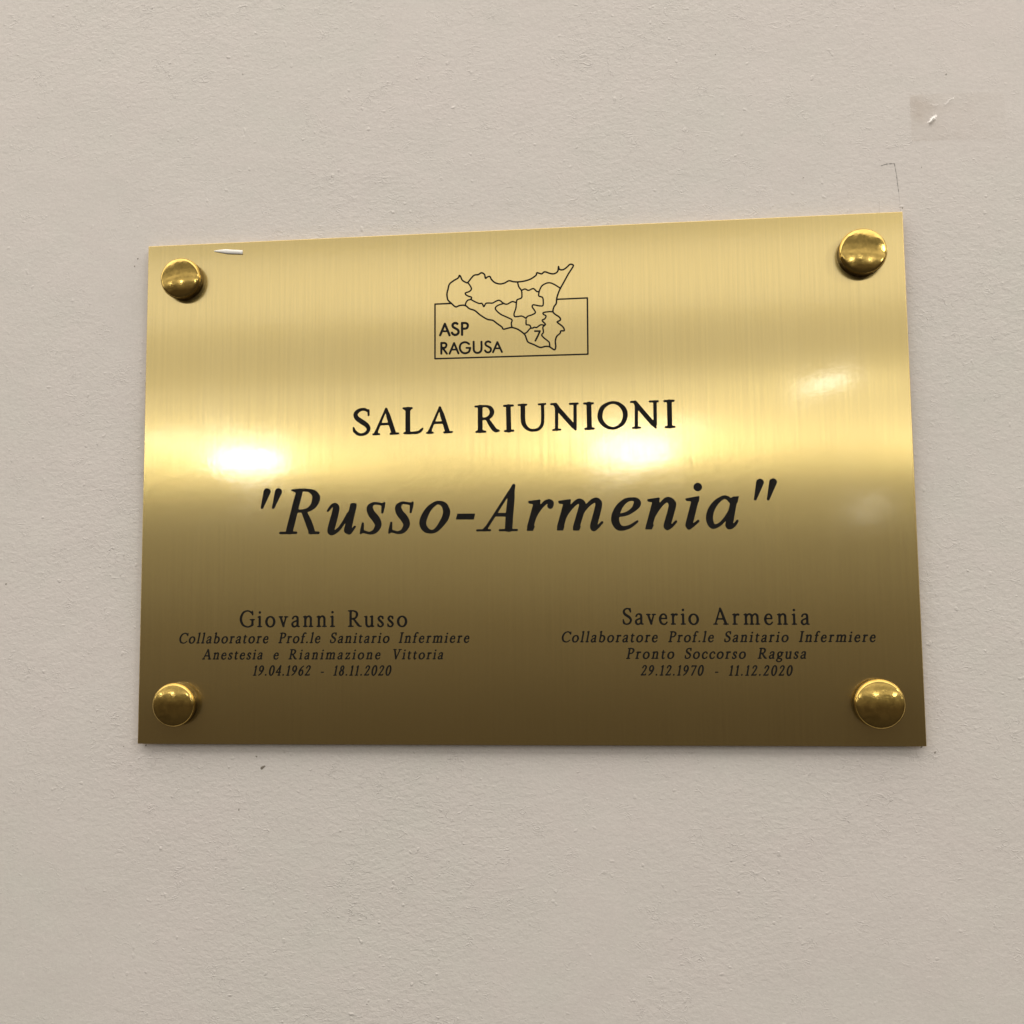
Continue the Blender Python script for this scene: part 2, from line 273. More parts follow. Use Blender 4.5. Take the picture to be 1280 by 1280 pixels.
WORDS = [
    ('Giovanni', 'roman', -109.26, -55.13, -71.01, -55.35, 6.36),
    ('Russo', 'roman', -65.79, -55.38, -42.37, -55.51, 6.29),
    ('Collaboratore', 'slant', -134.07, -61.35, -97.31, -61.49, 3.96),
    ('Prof.le', 'slant', -93.54, -61.5, -76.46, -61.56, 3.92),
    ('Sanitario', 'slant', -72.89, -61.58, -49.13, -61.67, 3.9),
    ('Infermiere', 'slant', -45.67, -61.68, -17.86, -61.78, 3.87),
    ('Anestesia', 'slant', -124.3, -67.66, -99.59, -67.76, 3.81),
    ('e', 'slant', -95.6, -67.78, -93.15, -67.78, 3.79),
    ('Rianimazione', 'slant', -89.4, -67.8, -52.62, -67.94, 3.78),
    ('Vittoria', 'slant', -48.44, -67.96, -28.08, -68.04, 3.74),
    ('19.04.1962', 'slant', -103.64, -74.03, -80.2, -74.11, 3.75),
    ('-', 'slant', -76.69, -74.12, -75.04, -74.12, 3.73),
    ('18.11.2020', 'slant', -71.48, -74.14, -48.31, -74.21, 3.72),
    ('Saverio', 'roman', 40.68, -55.36, 69.11, -55.61, 6.13),
    ('Armenia', 'roman', 74.42, -55.66, 109.74, -55.98, 6.07),
    ('Collaboratore', 'slant', 17.11, -61.86, 53.84, -62.06, 3.93),
    ('Prof.le', 'slant', 57.51, -62.08, 74.72, -62.17, 3.89),
    ('Sanitario', 'slant', 78.26, -62.19, 102.1, -62.32, 3.87),
    ('Infermiere', 'slant', 105.68, -62.34, 133.66, -62.49, 3.85),
    ('Pronto', 'slant', 41.66, -68.23, 59.81, -68.3, 3.9),
    ('Soccorso', 'slant', 63.47, -68.31, 86.3, -68.41, 3.88),
    ('Ragusa', 'slant', 90.41, -68.42, 108.38, -68.49, 3.85),
    ('29.12.1970', 'slant', 46.99, -74.47, 70.69, -74.6, 3.67),
    ('-', 'slant', 74.38, -74.62, 76.09, -74.62, 3.65),
    ('11.12.2020', 'slant', 79.65, -74.64, 103.28, -74.77, 3.64),
]
# ------------------------------------------------------------------ helpers
def tag(o, label=None, cat=None, group=None, kind=None):
    if label: o['label'] = label
    if cat: o['category'] = cat
    if group: o['group'] = group
    if kind: o['kind'] = kind
    return o

def mesh_obj(name, verts, faces, mat, parent=None, smooth=False):
    me = bpy.data.meshes.new(name)
    me.from_pydata(verts, [], faces)
    me.update()
    if smooth:
        for p in me.polygons: p.use_smooth = True
    o = bpy.data.objects.new(name, me)
    COL.objects.link(o)
    if mat: me.materials.append(mat)
    if parent: o.parent = parent
    return o

class NT:
    def __init__(s, name):
        s.m = bpy.data.materials.new(name)
        s.m.use_nodes = True
        s.t = s.m.node_tree
        s.b = s.t.nodes['Principled BSDF']
    def n(s, kind, **kw):
        nd = s.t.nodes.new(kind)
        for k, v in kw.items():
            if k in nd.inputs: nd.inputs[k].default_value = v
            else: setattr(nd, k, v)
        return nd
    def l(s, a, b): s.t.links.new(a, b)
    def coords(s, scale=(1, 1, 1)):
        c = s.n('ShaderNodeTexCoord'); m = s.n('ShaderNodeMapping')
        m.inputs['Scale'].default_value = scale
        s.l(c.outputs['Object'], m.inputs['Vector'])
        return m.outputs[0]
    def noise(s, vec, scale, detail=4, rough=.5, dist=0):
        nd = s.n('ShaderNodeTexNoise')
        nd.inputs['Scale'].default_value = scale
        nd.inputs['Detail'].default_value = detail
        nd.inputs['Roughness'].default_value = rough
        nd.inputs['Distortion'].default_value = dist
        s.l(vec, nd.inputs['Vector'])
        return nd.outputs['Fac']
    def rng(s, v, a, b, c, d, clamp=True):
        nd = s.n('ShaderNodeMapRange')
        nd.clamp = clamp
        for k, x in zip(('From Min', 'From Max', 'To Min', 'To Max'), (a, b, c, d)): nd.inputs[k].default_value = x
        s.l(v, nd.inputs['Value'])
        return nd.outputs[0]
    def math(s, op, a, b):
        nd = s.n('ShaderNodeMath', operation=op)
        for i, x in enumerate((a, b)):
            if isinstance(x, (int, float)): nd.inputs[i].default_value = x
            else: s.l(x, nd.inputs[i])
        return nd.outputs[0]
    def mix(s, f, a, b):
        nd = s.n('ShaderNodeMix', data_type='RGBA')
        if isinstance(f, (int, float)): nd.inputs[0].default_value = f
        else: s.l(f, nd.inputs[0])
        for i, x in ((6, a), (7, b)):
            if isinstance(x, tuple): nd.inputs[i].default_value = (*x, 1)
            else: s.l(x, nd.inputs[i])
        return nd.outputs[2]
    def bump(s, h, strength, dist, prev=None):
        nd = s.n('ShaderNodeBump')
        nd.inputs['Strength'].default_value = strength
        nd.inputs['Distance'].default_value = dist
        s.l(h, nd.inputs['Height'])
        if prev: s.l(prev, nd.inputs['Normal'])
        return nd.outputs[0]

# ------------------------------------------------------------------ materials
def mat_wall():
    k = NT('painted_plaster'); v = k.coords()
    # colour: greyish off-white emulsion, faintly patchy and grubby
    big = k.rng(k.noise(v, 9, 3, .55), .3, .7, 0, 1)
    c = k.mix(big, WALL_A, WALL_B)
    mott = k.rng(k.noise(v, 55, 4, .6, .4), .35, .7, 0, .5)
    c = k.mix(mott, c, WALL_C)
    grit = k.rng(k.noise(v, 900, 3, .6), .3, .75, .96, 1.04)
    hs = k.n('ShaderNodeHueSaturation'); k.l(c, hs.inputs['Color']); k.l(grit, hs.inputs['Value'])
    k.l(hs.outputs[0], k.b.inputs['Base Color'])
    k.b.inputs['Roughness'].default_value = .62
    k.b.inputs['Specular IOR Level'].default_value = .35
    # relief: broad trowel undulation, roller stipple, scattered short ridges and crumbs
    und = k.noise(v, 28, 3, .5)
    n1 = k.bump(und, .35, .0016)
    vs = k.coords((1, 1, 1.5))
    # the roller left some areas smooth and others rough
    area_ = k.rng(k.noise(v, 6.5, 3, .55, .3), .38, .62, .30, 1.0)
    st = k.math('MULTIPLY', k.noise(vs, 440, 5, .6, .5), area_)
    n2 = k.bump(st, .62, .00042, n1)
    rd = k.noise(vs, 210, 2, .5, 1.2)
    ridge = k.rng(k.math('ABSOLUTE', k.math('SUBTRACT', rd, .5), 0), 0, .035, 1, 0)
    gate = k.rng(k.noise(v, 150, 2, .5), .54, .74, 0, 1)
    n3 = k.bump(k.math('MULTIPLY', k.math('MULTIPLY', ridge, gate), area_), .8, .00020, n2)
    cr_ = k.rng(k.noise(v, 400, 1, .4), .72, .82, 0, 1)
    n4 = k.bump(k.math('MULTIPLY', cr_, area_), .7, .00025, n3)
    k.l(n4, k.b.inputs['Normal'])
    return k.m

def mat_plate():
    k = NT('brushed_brass')
    b = k.b
    b.inputs['Metallic'].default_value = .96
    vb = k.coords((1, 1, .014))
    fine = k.noise(vb, 850, 5, .85)
    vb2 = k.coords((1, 1, .02))
    mid = k.noise(vb2, 160, 3, .6)
    v = k.coords()
    cloud = k.noise(v, 14, 4, .6)
    c = k.mix(k.rng(fine, .3, .7, 0, 1), BR_A, BR_B)
    c = k.mix(k.rng(cloud, .35, .7, 0, .55), c, BR_C)
    k.l(c, b.inputs['Base Color'])
    r = k.math('ADD', k.rng(fine, .3, .7, -.018, .018), BR_ROUGH)
    k.l(r, b.inputs['Roughness'])
    b.inputs['Anisotropic'].default_value = BR_ANISO
    b.inputs['Anisotropic Rotation'].default_value = BR_ROT
    tg = k.n('ShaderNodeTangent', direction_type='UV_MAP'); tg.uv_map = 'brush'
    k.l(tg.outputs[0], b.inputs['Tangent'])
    n1 = k.bump(fine, .22, .00004)
    vb3 = k.coords((1, 1, .05))
    n2 = k.bump(k.noise(vb3, 1100, 3, .6), .06, .00004, n1)
    n3 = k.bump(k.noise(v, 260, 3, .6), .05, .0001, n2)
    k.l(n3, b.inputs['Normal'])
    # clear lacquer over the metal, with a slightly wavy skin
    b.inputs['Coat Weight'].default_value = COAT
    b.inputs['Coat IOR'].default_value = 1.85
    sm = k.rng(k.noise(v, 45, 4, .6), .4, .7, COAT_R, COAT_R + .05)
    k.l(sm, b.inputs['Coat Roughness'])
    cn = k.bump(k.noise(v, 330, 3, .6), .09, .0001)
    cn = k.bump(k.noise(v, 60, 2, .5), .05, .0003, cn)
    k.l(cn, b.inputs['Coat Normal'])
    return k.m

def mat_edge():
    k = NT('cut_brass_edge')
    k.b.inputs['Metallic'].default_value = .96
    k.b.inputs['Base Color'].default_value = (.62, .46, .20, 1)
    k.b.inputs['Roughness'].default_value = .38
    return k.m

def mat_knob():
    k = NT('polished_brass')
    v = k.coords()
    k.b.inputs['Metallic'].default_value = .96
    tarn = k.rng(k.noise(v, 190, 4, .65, .8), .35, .75, 0, 1)
    c = k.mix(tarn, (.66, .46, .135), (.36, .25, .07))
    k.l(c, k.b.inputs['Base Color'])
    k.l(k.rng(k.noise(v, 420, 4, .6), .35, .7, .07, .20), k.b.inputs['Roughness'])
    n = k.bump(k.noise(v, 260, 2, .5), .10, .0006)
    n = k.bump(k.noise(v, 1500, 3, .6), .08, .00006, n)
    k.l(n, k.b.inputs['Normal'])
    return k.m

def mat_collar():
    k = NT('dull_brass')
    v = k.coords()
    k.b.inputs['Metallic'].default_value = .96
    c = k.mix(k.rng(k.noise(v, 500, 4, .6), .35, .7, 0, 1), (.20, .14, .05), (.07, .05, .02))
    k.l(c, k.b.inputs['Base Color'])
    k.b.inputs['Roughness'].default_value = .3
    return k.m

def mat_ink():
    k = NT('engraved_black_fill')
    v = k.coords()
    c = k.mix(k.rng(k.noise(v, 240, 3, .6), .35, .7, 0, 1), (.006, .005, .004), (.013, .012, .011))
    k.l(c, k.b.inputs['Base Color'])
    k.b.inputs['Roughness'].default_value = .5
    k.b.inputs['Specular IOR Level'].default_value = .15
    k.l(k.bump(k.noise(v, 1400, 3, .6), .3, .0001), k.b.inputs['Normal'])
    return k.m

def mat_flat(name, col, rough=.8, spec=.2):
    k = NT(name)
    v = k.coords()
    c = k.mix(k.rng(k.noise(v, 900, 2, .5), .3, .7, 0, 1), col, tuple(x * .8 for x in col))
    k.l(c, k.b.inputs['Base Color'])
    k.b.inputs['Roughness'].default_value = rough
    k.b.inputs['Specular IOR Level'].default_value = spec
    return k.m

def mat_pencil(col, amount):
    # graphite catches only the high grains of the paint
    k = NT('graphite')
    v = k.coords()
    k.b.inputs['Base Color'].default_value = (*col, 1)
    k.b.inputs['Roughness'].default_value = .7
    k.l(k.rng(k.noise(v, 1600, 2, .5), .3, .6, amount * .35, amount), k.b.inputs['Alpha'])
    return k.m

def mat_tape():
    # thin clear film: mostly see-through with a faint dirty tint, glossy where it wrinkles
    k = NT('clear_tape')
    v = k.coords()
    k.t.nodes.remove(k.b)
    tr = k.n('ShaderNodeBsdfTransparent'); gl = k.n('ShaderNodeBsdfGlossy'); lw = k.n('ShaderNodeLayerWeight')
    lw.inputs['Blend'].default_value = .5
    gl.inputs['Roughness'].default_value = .12
    nrm = k.bump(k.noise(v, 420, 3, .6, .5), .3, .0003)
    k.l(nrm, gl.inputs['Normal']); k.l(nrm, lw.inputs['Normal'])
    fac = k.math('ADD', k.math('MULTIPLY', k.math('POWER', lw.outputs['Facing'], 5.0), .3), .03)
    gr = k.n('ShaderNodeAttribute', attribute_name='grime')
    k.l(k.mix(k.math('MULTIPLY', gr.outputs['Fac'], k.rng(k.noise(v, 130, 4, .6), .3, .6, .5, 1)), (.995, .99, .985), (.91, .885, .86)), tr.inputs['Color'])
    mx = k.n('ShaderNodeMixShader'); 
    # lifted creases whiten, and the white mixed in also paints their glints
    at = k.n('ShaderNodeAttribute', attribute_name='crease')
    df = k.n('ShaderNodeBsdfDiffuse'); df.inputs['Color'].default_value = (.93, .89, .84, 1)
    m2 = k.n('ShaderNodeMixShader'); k.l(k.math('MULTIPLY', at.outputs['Fac'], .5), m2.inputs[0])
    k.l(tr.outputs[0], m2.inputs[1]); k.l(df.outputs[0], m2.inputs[2])
    k.l(k.math('ADD', fac, k.math('MULTIPLY', at.outputs['Fac'], .45)), mx.inputs[0])
    k.l(m2.outputs[0], mx.inputs[1]); k.l(gl.outputs[0], mx.inputs[2])
    fl = k.n('ShaderNodeAttribute', attribute_name='film'); clear = k.n('ShaderNodeBsdfTransparent'); m3 = k.n('ShaderNodeMixShader')
    k.l(fl.outputs['Fac'], m3.inputs[0]); k.l(clear.outputs[0], m3.inputs[1]); k.l(mx.outputs[0], m3.inputs[2])
    k.l(m3.outputs[0], k.t.nodes['Material Output'].inputs['Surface'])
    return k.m

M_WALL, M_PLATE, M_EDGE = mat_wall(), mat_plate(), mat_edge()
M_KNOB, M_COLLAR, M_INK = mat_knob(), mat_collar(), mat_ink()

# ------------------------------------------------------------------ wall
WALL_Y = 0.0030          # plaster surface, 3 mm behind the plaque's face
def build_wall():
    n, half = 120, 1.3
    vs, fs = [], []
    for j in range(n + 1):
        for i in range(n + 1):
            x = -half + 2 * half * i / n; z = -half + 2 * half * j / n
            # plaster is never quite flat; it stays behind the plaque
            d = .0008 * (noise.noise(Vector((x * 4, z * 4, 3.1))) + .5 * noise.noise(Vector((x * 11, z * 11, 7.7))))
            vs.append((x, WALL_Y + abs(d) * .6, z))
    for j in range(n):
        for i in range(n):
            a = j * (n + 1) + i
            fs.append((a, a + 1, a + n + 2, a + n + 1))
    b = len(vs)
    vs += [(-half, .12, -half), (half, .12, -half), (half, .12, half), (-half, .12, half)]
    c0, c1, c2, c3 = 0, n, (n + 1) * (n + 1) - 1, n * (n + 1)
    fs += [(b, b + 3, b + 2, b + 1)]
    o = mesh_obj('wall', vs, fs, M_WALL, smooth=True)
    return tag(o, 'off-white painted plaster wall with fine roller stipple behind the brass plaque', kind='structure')
wall = build_wall()

def on_wall(x, z, lift=.05):
    """y of a point just proud of the plaster"""
    X, Z = x * MM, z * MM
    d = .0008 * (noise.noise(Vector((X * 4, Z * 4, 3.1))) + .5 * noise.noise(Vector((X * 11, Z * 11, 7.7))))
    return WALL_Y + abs(d) * .6 - lift * MM

# ------------------------------------------------------------------ lettering: strokes -> outline -> mesh
def catmull(p):
    p = np.array(p); closed = np.allclose(p[0], p[-1]) and len(p) > 3
    q = np.vstack([p[-2] if closed else 2 * p[0] - p[1], p, p[1] if closed else 2 * p[-1] - p[-2]])
    out = []
    for i in range(1, len(q) - 2):
        for s in range(5):
            t = s / 5
            a, b, c, d = q[i - 1], q[i], q[i + 1], q[i + 2]
            out.append(.5 * (2 * b + (c - a) * t + (2 * a - 5 * b + 4 * c - d) * t * t + (3 * b - a - 3 * c + d) * t ** 3))
    out.append(p[-1])
    return np.array(out)

def field(strokes, cell, k):
    """signed distance of the union of round-ended strokes on a grid"""
    P = np.vstack([s[1][:, :2] for s in strokes]); rm = max(s[1][:, 2].max() for s in strokes)
    lo = P.min(0) - rm - 3 * cell; hi = P.max(0) + rm + 3 * cell
    nx, ny = (np.ceil((hi - lo) / cell).astype(int) + 1)
    xs = lo[0] + cell * np.arange(nx); ys = lo[1] + cell * np.arange(ny)
    F = np.full((ny, nx), 1e3)
    for kind, p in strokes:
        G = np.full((ny, nx), 1e3)
        if kind == 'c': p = catmull(p)
        segs = list(zip(p[:-1], p[1:]))
        if kind == 'p': segs.append((p[-1], p[0]))
        for a, b in segs:
            m = max(a[2], b[2]) + k + 3 * cell
            i0 = max(0, int((min(a[0], b[0]) - m - lo[0]) / cell)); i1 = min(nx, int((max(a[0], b[0]) + m - lo[0]) / cell) + 2)
            j0 = max(0, int((min(a[1], b[1]) - m - lo[1]) / cell)); j1 = min(ny, int((max(a[1], b[1]) + m - lo[1]) / cell) + 2)
            X, Y = np.meshgrid(xs[i0:i1], ys[j0:j1])
            d = b[:2] - a[:2]; L = max(d @ d, 1e-9)
            t = np.clip(((X - a[0]) * d[0] + (Y - a[1]) * d[1]) / L, 0, 1)
            D = np.hypot(X - a[0] - t * d[0], Y - a[1] - t * d[1]) - (a[2] + t * (b[2] - a[2]))
            G[j0:j1, i0:i1] = np.minimum(G[j0:j1, i0:i1], D)
        if kind == 'p':
            X, Y = np.meshgrid(xs, ys); ins = np.zeros((ny, nx), bool)
            for a, b in segs:
                if a[1] == b[1]: continue
                c = ((a[1] > Y) != (b[1] > Y)) & (X < (b[0] - a[0]) * (Y - a[1]) / (b[1] - a[1]) + a[0])
                ins ^= c
            G = np.where(ins, -p[0, 2], G)
        h = np.clip(.5 + .5 * (F - G) / k, 0, 1)
        F = F * (1 - h) + G * h - k * h * (1 - h)
        F = np.minimum(F, 1e3)
    return F, xs, ys

def contours(F, xs, ys):
    F = np.where(F == 0, 1e-7, F)
    S = F < 0
    ny, nx = F.shape
    nxt, pos = {}, {}
    def pt(e):
        if e in pos: return e
        kind, j, i = e
        if kind == 0: t = F[j, i] / (F[j, i] - F[j, i + 1]); pos[e] = (xs[i] + t * (xs[i + 1] - xs[i]), ys[j])
        else: t = F[j, i] / (F[j, i] - F[j + 1, i]); pos[e] = (xs[i], ys[j] + t * (ys[j + 1] - ys[j]))
        return e
    code = S[:-1, :-1] * 1 + S[:-1, 1:] * 2 + S[1:, 1:] * 4 + S[1:, :-1] * 8
    # edges: B(0,j,i) R(1,j,i+1) T(0,j+1,i) L(1,j,i); inside kept on the left
    T = {1: 'BL', 2: 'RB', 3: 'RL', 4: 'TR', 6: 'TB', 7: 'TL', 8: 'LT', 9: 'BT', 11: 'RT', 12: 'LR', 13: 'BR', 14: 'LB',
         5: 'BLTR', 10: 'RBLT'}
    for j, i in zip(*np.nonzero((code > 0) & (code < 15))):
        E = {'B': (0, j, i), 'R': (1, j, i + 1), 'T': (0, j + 1, i), 'L': (1, j, i)}
        s = T[int(code[j, i])]
        for q in range(0, len(s), 2):
            nxt[pt(E[s[q]])] = pt(E[s[q + 1]])
    loops = []
    while nxt:
        e0 = next(iter(nxt)); e = e0; lp = []
        while e in nxt:
            lp.append(pos[e]); e = nxt.pop(e)
        if len(lp) > 3: loops.append(np.array(lp))
    return loops

def simplify(p, tol):
    n = len(p); keep = np.zeros(n + 1, bool); q = np.vstack([p, p[:1]])
    far = int(np.argmax(((p - p[0]) ** 2).sum(1)))
    keep[[0, far, n]] = True
    st = [(0, far), (far, n)]
    while st:
        a, b = st.pop()
        if b - a < 2: continue
        d = q[b] - q[a]; L = math.hypot(*d) or 1e-9
        v = q[a + 1:b] - q[a]
        dist = np.abs(v[:, 0] * d[1] - v[:, 1] * d[0]) / L
        i = int(np.argmax(dist))
        if dist[i] > tol:
            i += a + 1; keep[i] = True; st += [(a, i), (i, b)]
    return q[:-1][keep[:-1]]

def area2(p):
    x, y = p[:, 0], p[:, 1]
    return float((x * np.roll(y, -1) - np.roll(x, -1) * y).sum()) / 2

def inside(pt, poly):
    x, y = pt; c = False
    for (x0, y0), (x1, y1) in zip(poly, np.roll(poly, -1, 0)):
        if (y0 > y) != (y1 > y) and x < (x1 - x0) * (y - y0) / (y1 - y0) + x0: c = not c
    return c

def outline_mesh(strokes, cell, k):
    """2-D verts and triangles of the filled lettering"""
    F, xs, ys = field([(a, np.array(b, float).reshape(-1, 3)) for a, b in strokes], cell, k)
    loops = [simplify(l, cell * .18) for l in contours(F, xs, ys)]
    loops = [l for l in loops if len(l) > 3 and abs(area2(l)) > cell * cell * 2]
    big = sorted(loops, key=lambda l: -abs(area2(l)))
    sign = np.sign(area2(big[0]))
    outs = [l for l in big if np.sign(area2(l)) == sign]; holes = [l for l in big if np.sign(area2(l)) != sign]
    own = {i: [] for i in range(len(outs))}
    for h in holes:
        best = None
        for i, o in enumerate(outs):
            if abs(area2(o)) > abs(area2(h)) and inside(h[0], o):
                if best is None or abs(area2(o)) < abs(area2(outs[best])): best = i
        if best is not None: own[best].append(h)
    V, T = [], []
    for i, o in enumerate(outs):
        poly = [o] + own[i]
        flat = np.vstack(poly)
        tris = tessellate_polygon([[Vector((x, y, 0)) for x, y in l] for l in poly])
        b = len(V)
        V += [tuple(p) for p in flat]
        for t in tris:
            a_, b_, c_ = (flat[q] for q in t)
            if abs((b_[0] - a_[0]) * (c_[1] - a_[1]) - (c_[0] - a_[0]) * (b_[1] - a_[1])) < 1e-9: continue
            s = (b_[0] - a_[0]) * (c_[1] - a_[1]) - (c_[0] - a_[0]) * (b_[1] - a_[1])
            t = tuple(b + q for q in t)
            T.append(t if s > 0 else t[::-1])
    return V, T

def fat(st, d): return [(k, [v + (d if i % 3 == 2 else 0) for i, v in enumerate(p)]) for k, p in st]
INK_Y = -.04 * MM
def place(name, V, T, parent, label):
    verts = [(x * MM, INK_Y, y * MM) for x, y in V]
    o = mesh_obj(name, verts, T, M_INK, parent)      # CCW in x,z as seen from -Y: normals face the viewer
    o['label'] = label
    return o

def E_(cx, cy, rx, ry, thin, thick, tilt=0.0):
    p = []
    for i in range(17):
        a = 2 * math.pi * i / 16
        w = abs(math.cos(a + tilt)) ** 1.3
        p += [cx + rx * math.cos(a), cy + ry * math.sin(a), thin + (thick - thin) * w]
    return ('c', p)
def S_(x0, x1, y): return ('l', [x0, y, 3, x1, y, 3])
def L_(*a): return ('l', list(a))
def C_(*a): return ('c', list(a))
def rot180(st): return [(k, [v for i in range(0, len(p), 3) for v in (50 - p[i], 98 - p[i + 1], p[i + 2])]) for k, p in st]

six = [C_(42,96,4, 24,80,5.5, 10,50,6.5, 8,26,7, 18,4,5, 32,2,5, 43,16,6.5, 44,36,6, 34,54,4.5, 20,50,4, 9,34,4)]
P_ = [L_(18,4,6.5, 18,94,6.5), S_(4,34,2), S_(4,20,97), C_(18,97,3.5, 36,97,4, 54,88,6, 58,72,7, 50,55,5, 34,49,4, 18,48,4)]
FONT = {
 'G': (92, [C_(80,84,5, 64,95,4, 46,98,4, 22,86,5.5, 8,50,7, 20,14,6, 48,0,4, 70,4,4.5, 82,14,5.5), L_(82,12,6, 82,42,6), S_(68,94,44), L_(82,96,3, 83,74,3.5)]),
 'C': (82, [C_(78,80,5, 62,95,4, 46,98,4, 20,84,6, 8,50,7, 20,14,6, 46,1,4, 66,4,3.5, 82,18,3.5), L_(79,96,3, 80,76,3.5)]),
 'S': (56, [C_(46,84,4, 38,95,4, 26,97,4, 12,90,5, 7,76,6, 14,62,7, 28,52,7.5, 42,42,7, 50,26,6, 42,8,5, 26,1,4, 12,4,4, 5,16,4), L_(46,98,3, 48,76,3.5), L_(3,28,3.5, 6,6,4)]),
 'A': (92, [L_(44,98,4, 14,3,4), L_(44,98,5, 50,84,6.5, 78,4,7), S_(3,26,2), S_(64,92,2), L_(24,34,4, 64,34,4)]),
 'P': (64, P_),
 'R': (84, P_ + [L_(36,48,5, 66,10,7, 74,3,5, 84,2,3.5)]),
 'I': (34, [L_(17,4,6.5, 17,95,6.5), S_(3,31,2), S_(3,31,97)]),
 'V': (86, [L_(16,94,6.5, 44,4,6.5), L_(44,4,4, 70,95,4), S_(2,30,97), S_(58,84,97)]),
 'i': (28, [L_(14,4,6, 14,60,6), S_(2,27,2), L_(3,60,3, 14,62,4), L_(14,88,7, 14,88.5,7)]),
 'l': (28, [L_(14,4,6, 14,98,6), S_(2,27,2), L_(3,96,3, 14,99,4)]),
 'n': (63, [L_(14,4,6, 14,60,6), L_(3,60,3, 14,63,4), S_(3,26,2), C_(14,46,4, 26,60,4, 38,64,5, 48,54,6.5, 49,36,6, 49,4,6), S_(38,61,2)]),
 'm': (98, [L_(14,4,6, 14,60,6), L_(3,60,3, 14,63,4), S_(3,26,2), C_(14,46,4, 26,60,4, 37,64,5, 48,54,6.5, 49,36,6, 49,4,6), S_(38,61,2),
            C_(49,46,4, 61,60,4, 72,64,5, 83,54,6.5, 84,36,6, 84,4,6), S_(73,96,2)]),
 'u': (62, [C_(13,60,6, 13,22,6, 17,6,6, 28,0,5, 40,4,4, 49,16,4), L_(49,62,6, 49,3,6), S_(2,14,61), S_(38,50,61), S_(49,60,2)]),
 'o': (62, [E_(31,31,25,31,4,7)]),
 'e': (54, [L_(9,36,3.5, 46,36,3.5), C_(46,37,4, 44,52,5, 32,63,4, 16,57,5, 7,34,6.5, 14,9,6, 30,0,4.5, 42,4,4, 50,14,3.5)]),
 'a': (51, [C_(8,50,5, 14,60,4, 26,64,4, 37,58,6, 39,44,6, 39,10,6, 44,2,4, 50,2,3), C_(38,38,4, 20,32,4, 8,24,5, 6,12,6, 14,1,5, 28,3,4, 38,12,4)]),
 'r': (43, [L_(14,4,6, 14,60,6), L_(3,60,3, 14,63,4), S_(3,28,2), C_(14,44,4, 22,56,4, 30,62,5, 37,60,6.5)]),
 's': (42, [C_(34,52,3.5, 26,62,4, 16,62,4.5, 8,50,6, 14,38,6.5, 26,28,6.5, 35,15,6, 28,2,4.5, 16,0,4, 6,8,3.5), L_(35,62,2.5, 35,48,3), L_(4,16,3, 5,2,3)]),
 't': (36, [L_(14,76,4, 14,58,6, 14,16,6), C_(14,18,6, 18,3,5, 26,0,4, 34,6,3), S_(3,32,61)]),
 'f': (36, [C_(14,4,6, 14,50,6, 14,78,6, 18,93,5, 27,99,4, 37,94,5.5), S_(2,28,2), S_(2,30,61)]),
 'v': (58, [L_(12,58,6, 30,4,6), L_(30,4,4, 46,60,4), S_(2,24,61), S_(37,57,61)]),
 'z': (50, [L_(6,60,4, 42,60,4), L_(42,60,4.5, 8,3,5.5), L_(8,3,4, 46,3,4), L_(6,60,3, 5,48,3), L_(46,3,3, 48,16,3)]),
 'b': (62, [L_(14,4,5, 14,98,6), L_(3,96,3, 14,99,4), C_(14,46,4, 28,62,4, 48,52,6, 55,31,7, 48,9,6, 32,0,4, 14,8,4)]),
 'c': (50, [C_(46,50,6, 36,62,4, 24,62,4.5, 10,48,6, 7,28,6.5, 16,6,6, 30,0,4, 44,6,4, 50,16,3)]),
 'g': (56, [E_(26,40,18,22,4,6.5), C_(16,20,4, 10,12,4, 16,4,5, 34,0,5, 48,-6,5, 50,-18,5, 38,-30,4, 20,-30,4, 6,-20,5, 8,-6,4, 18,2,4), L_(40,56,4, 54,58,4)]),
 '.': (20, [L_(10,5,7, 10,5.5,7)]),
 '-': (34, [L_(5,32,3.8, 29,32,3.8)]),
 '0': (54, [E_(27,50,21,49,5,7)]),
 '1': (36, [L_(19,3,6, 19,95,6), S_(4,33,2), L_(7,86,3.5, 19,97,4)]),
 '2': (52, [C_(7,76,5, 13,92,4.5, 27,98,5, 41,86,6, 39,66,6, 25,36,5, 7,4,4.5), L_(6,4,5, 45,4,5, 49,14,3)]),
 '4': (54, [L_(36,98,4, 4,32,4), L_(4,32,4.5, 49,32,4.5), L_(37,98,6, 37,3,6), S_(27,48,2)]),
 '6': (52, six),
 '7': (50, [L_(5,95,5, 46,95,4.5), L_(46,94,4.5, 18,3,6), L_(5,95,3, 5,84,3)]),
 '8': (50, [E_(25,75,14,22,4.5,6), E_(25,26,18,25,4.5,7)]),
 '9': (52, rot180(six)),
}
_glyph = {}
def glyph(ch, bold):
    if (ch, bold) not in _glyph:
        st = [(k, [v + (bold if i % 3 == 2 else 0) for i, v in enumerate(p)]) for k, p in FONT[ch][1]]
        _glyph[ch, bold] = outline_mesh(st, 1.6, 5.0)
    return _glyph[ch, bold]

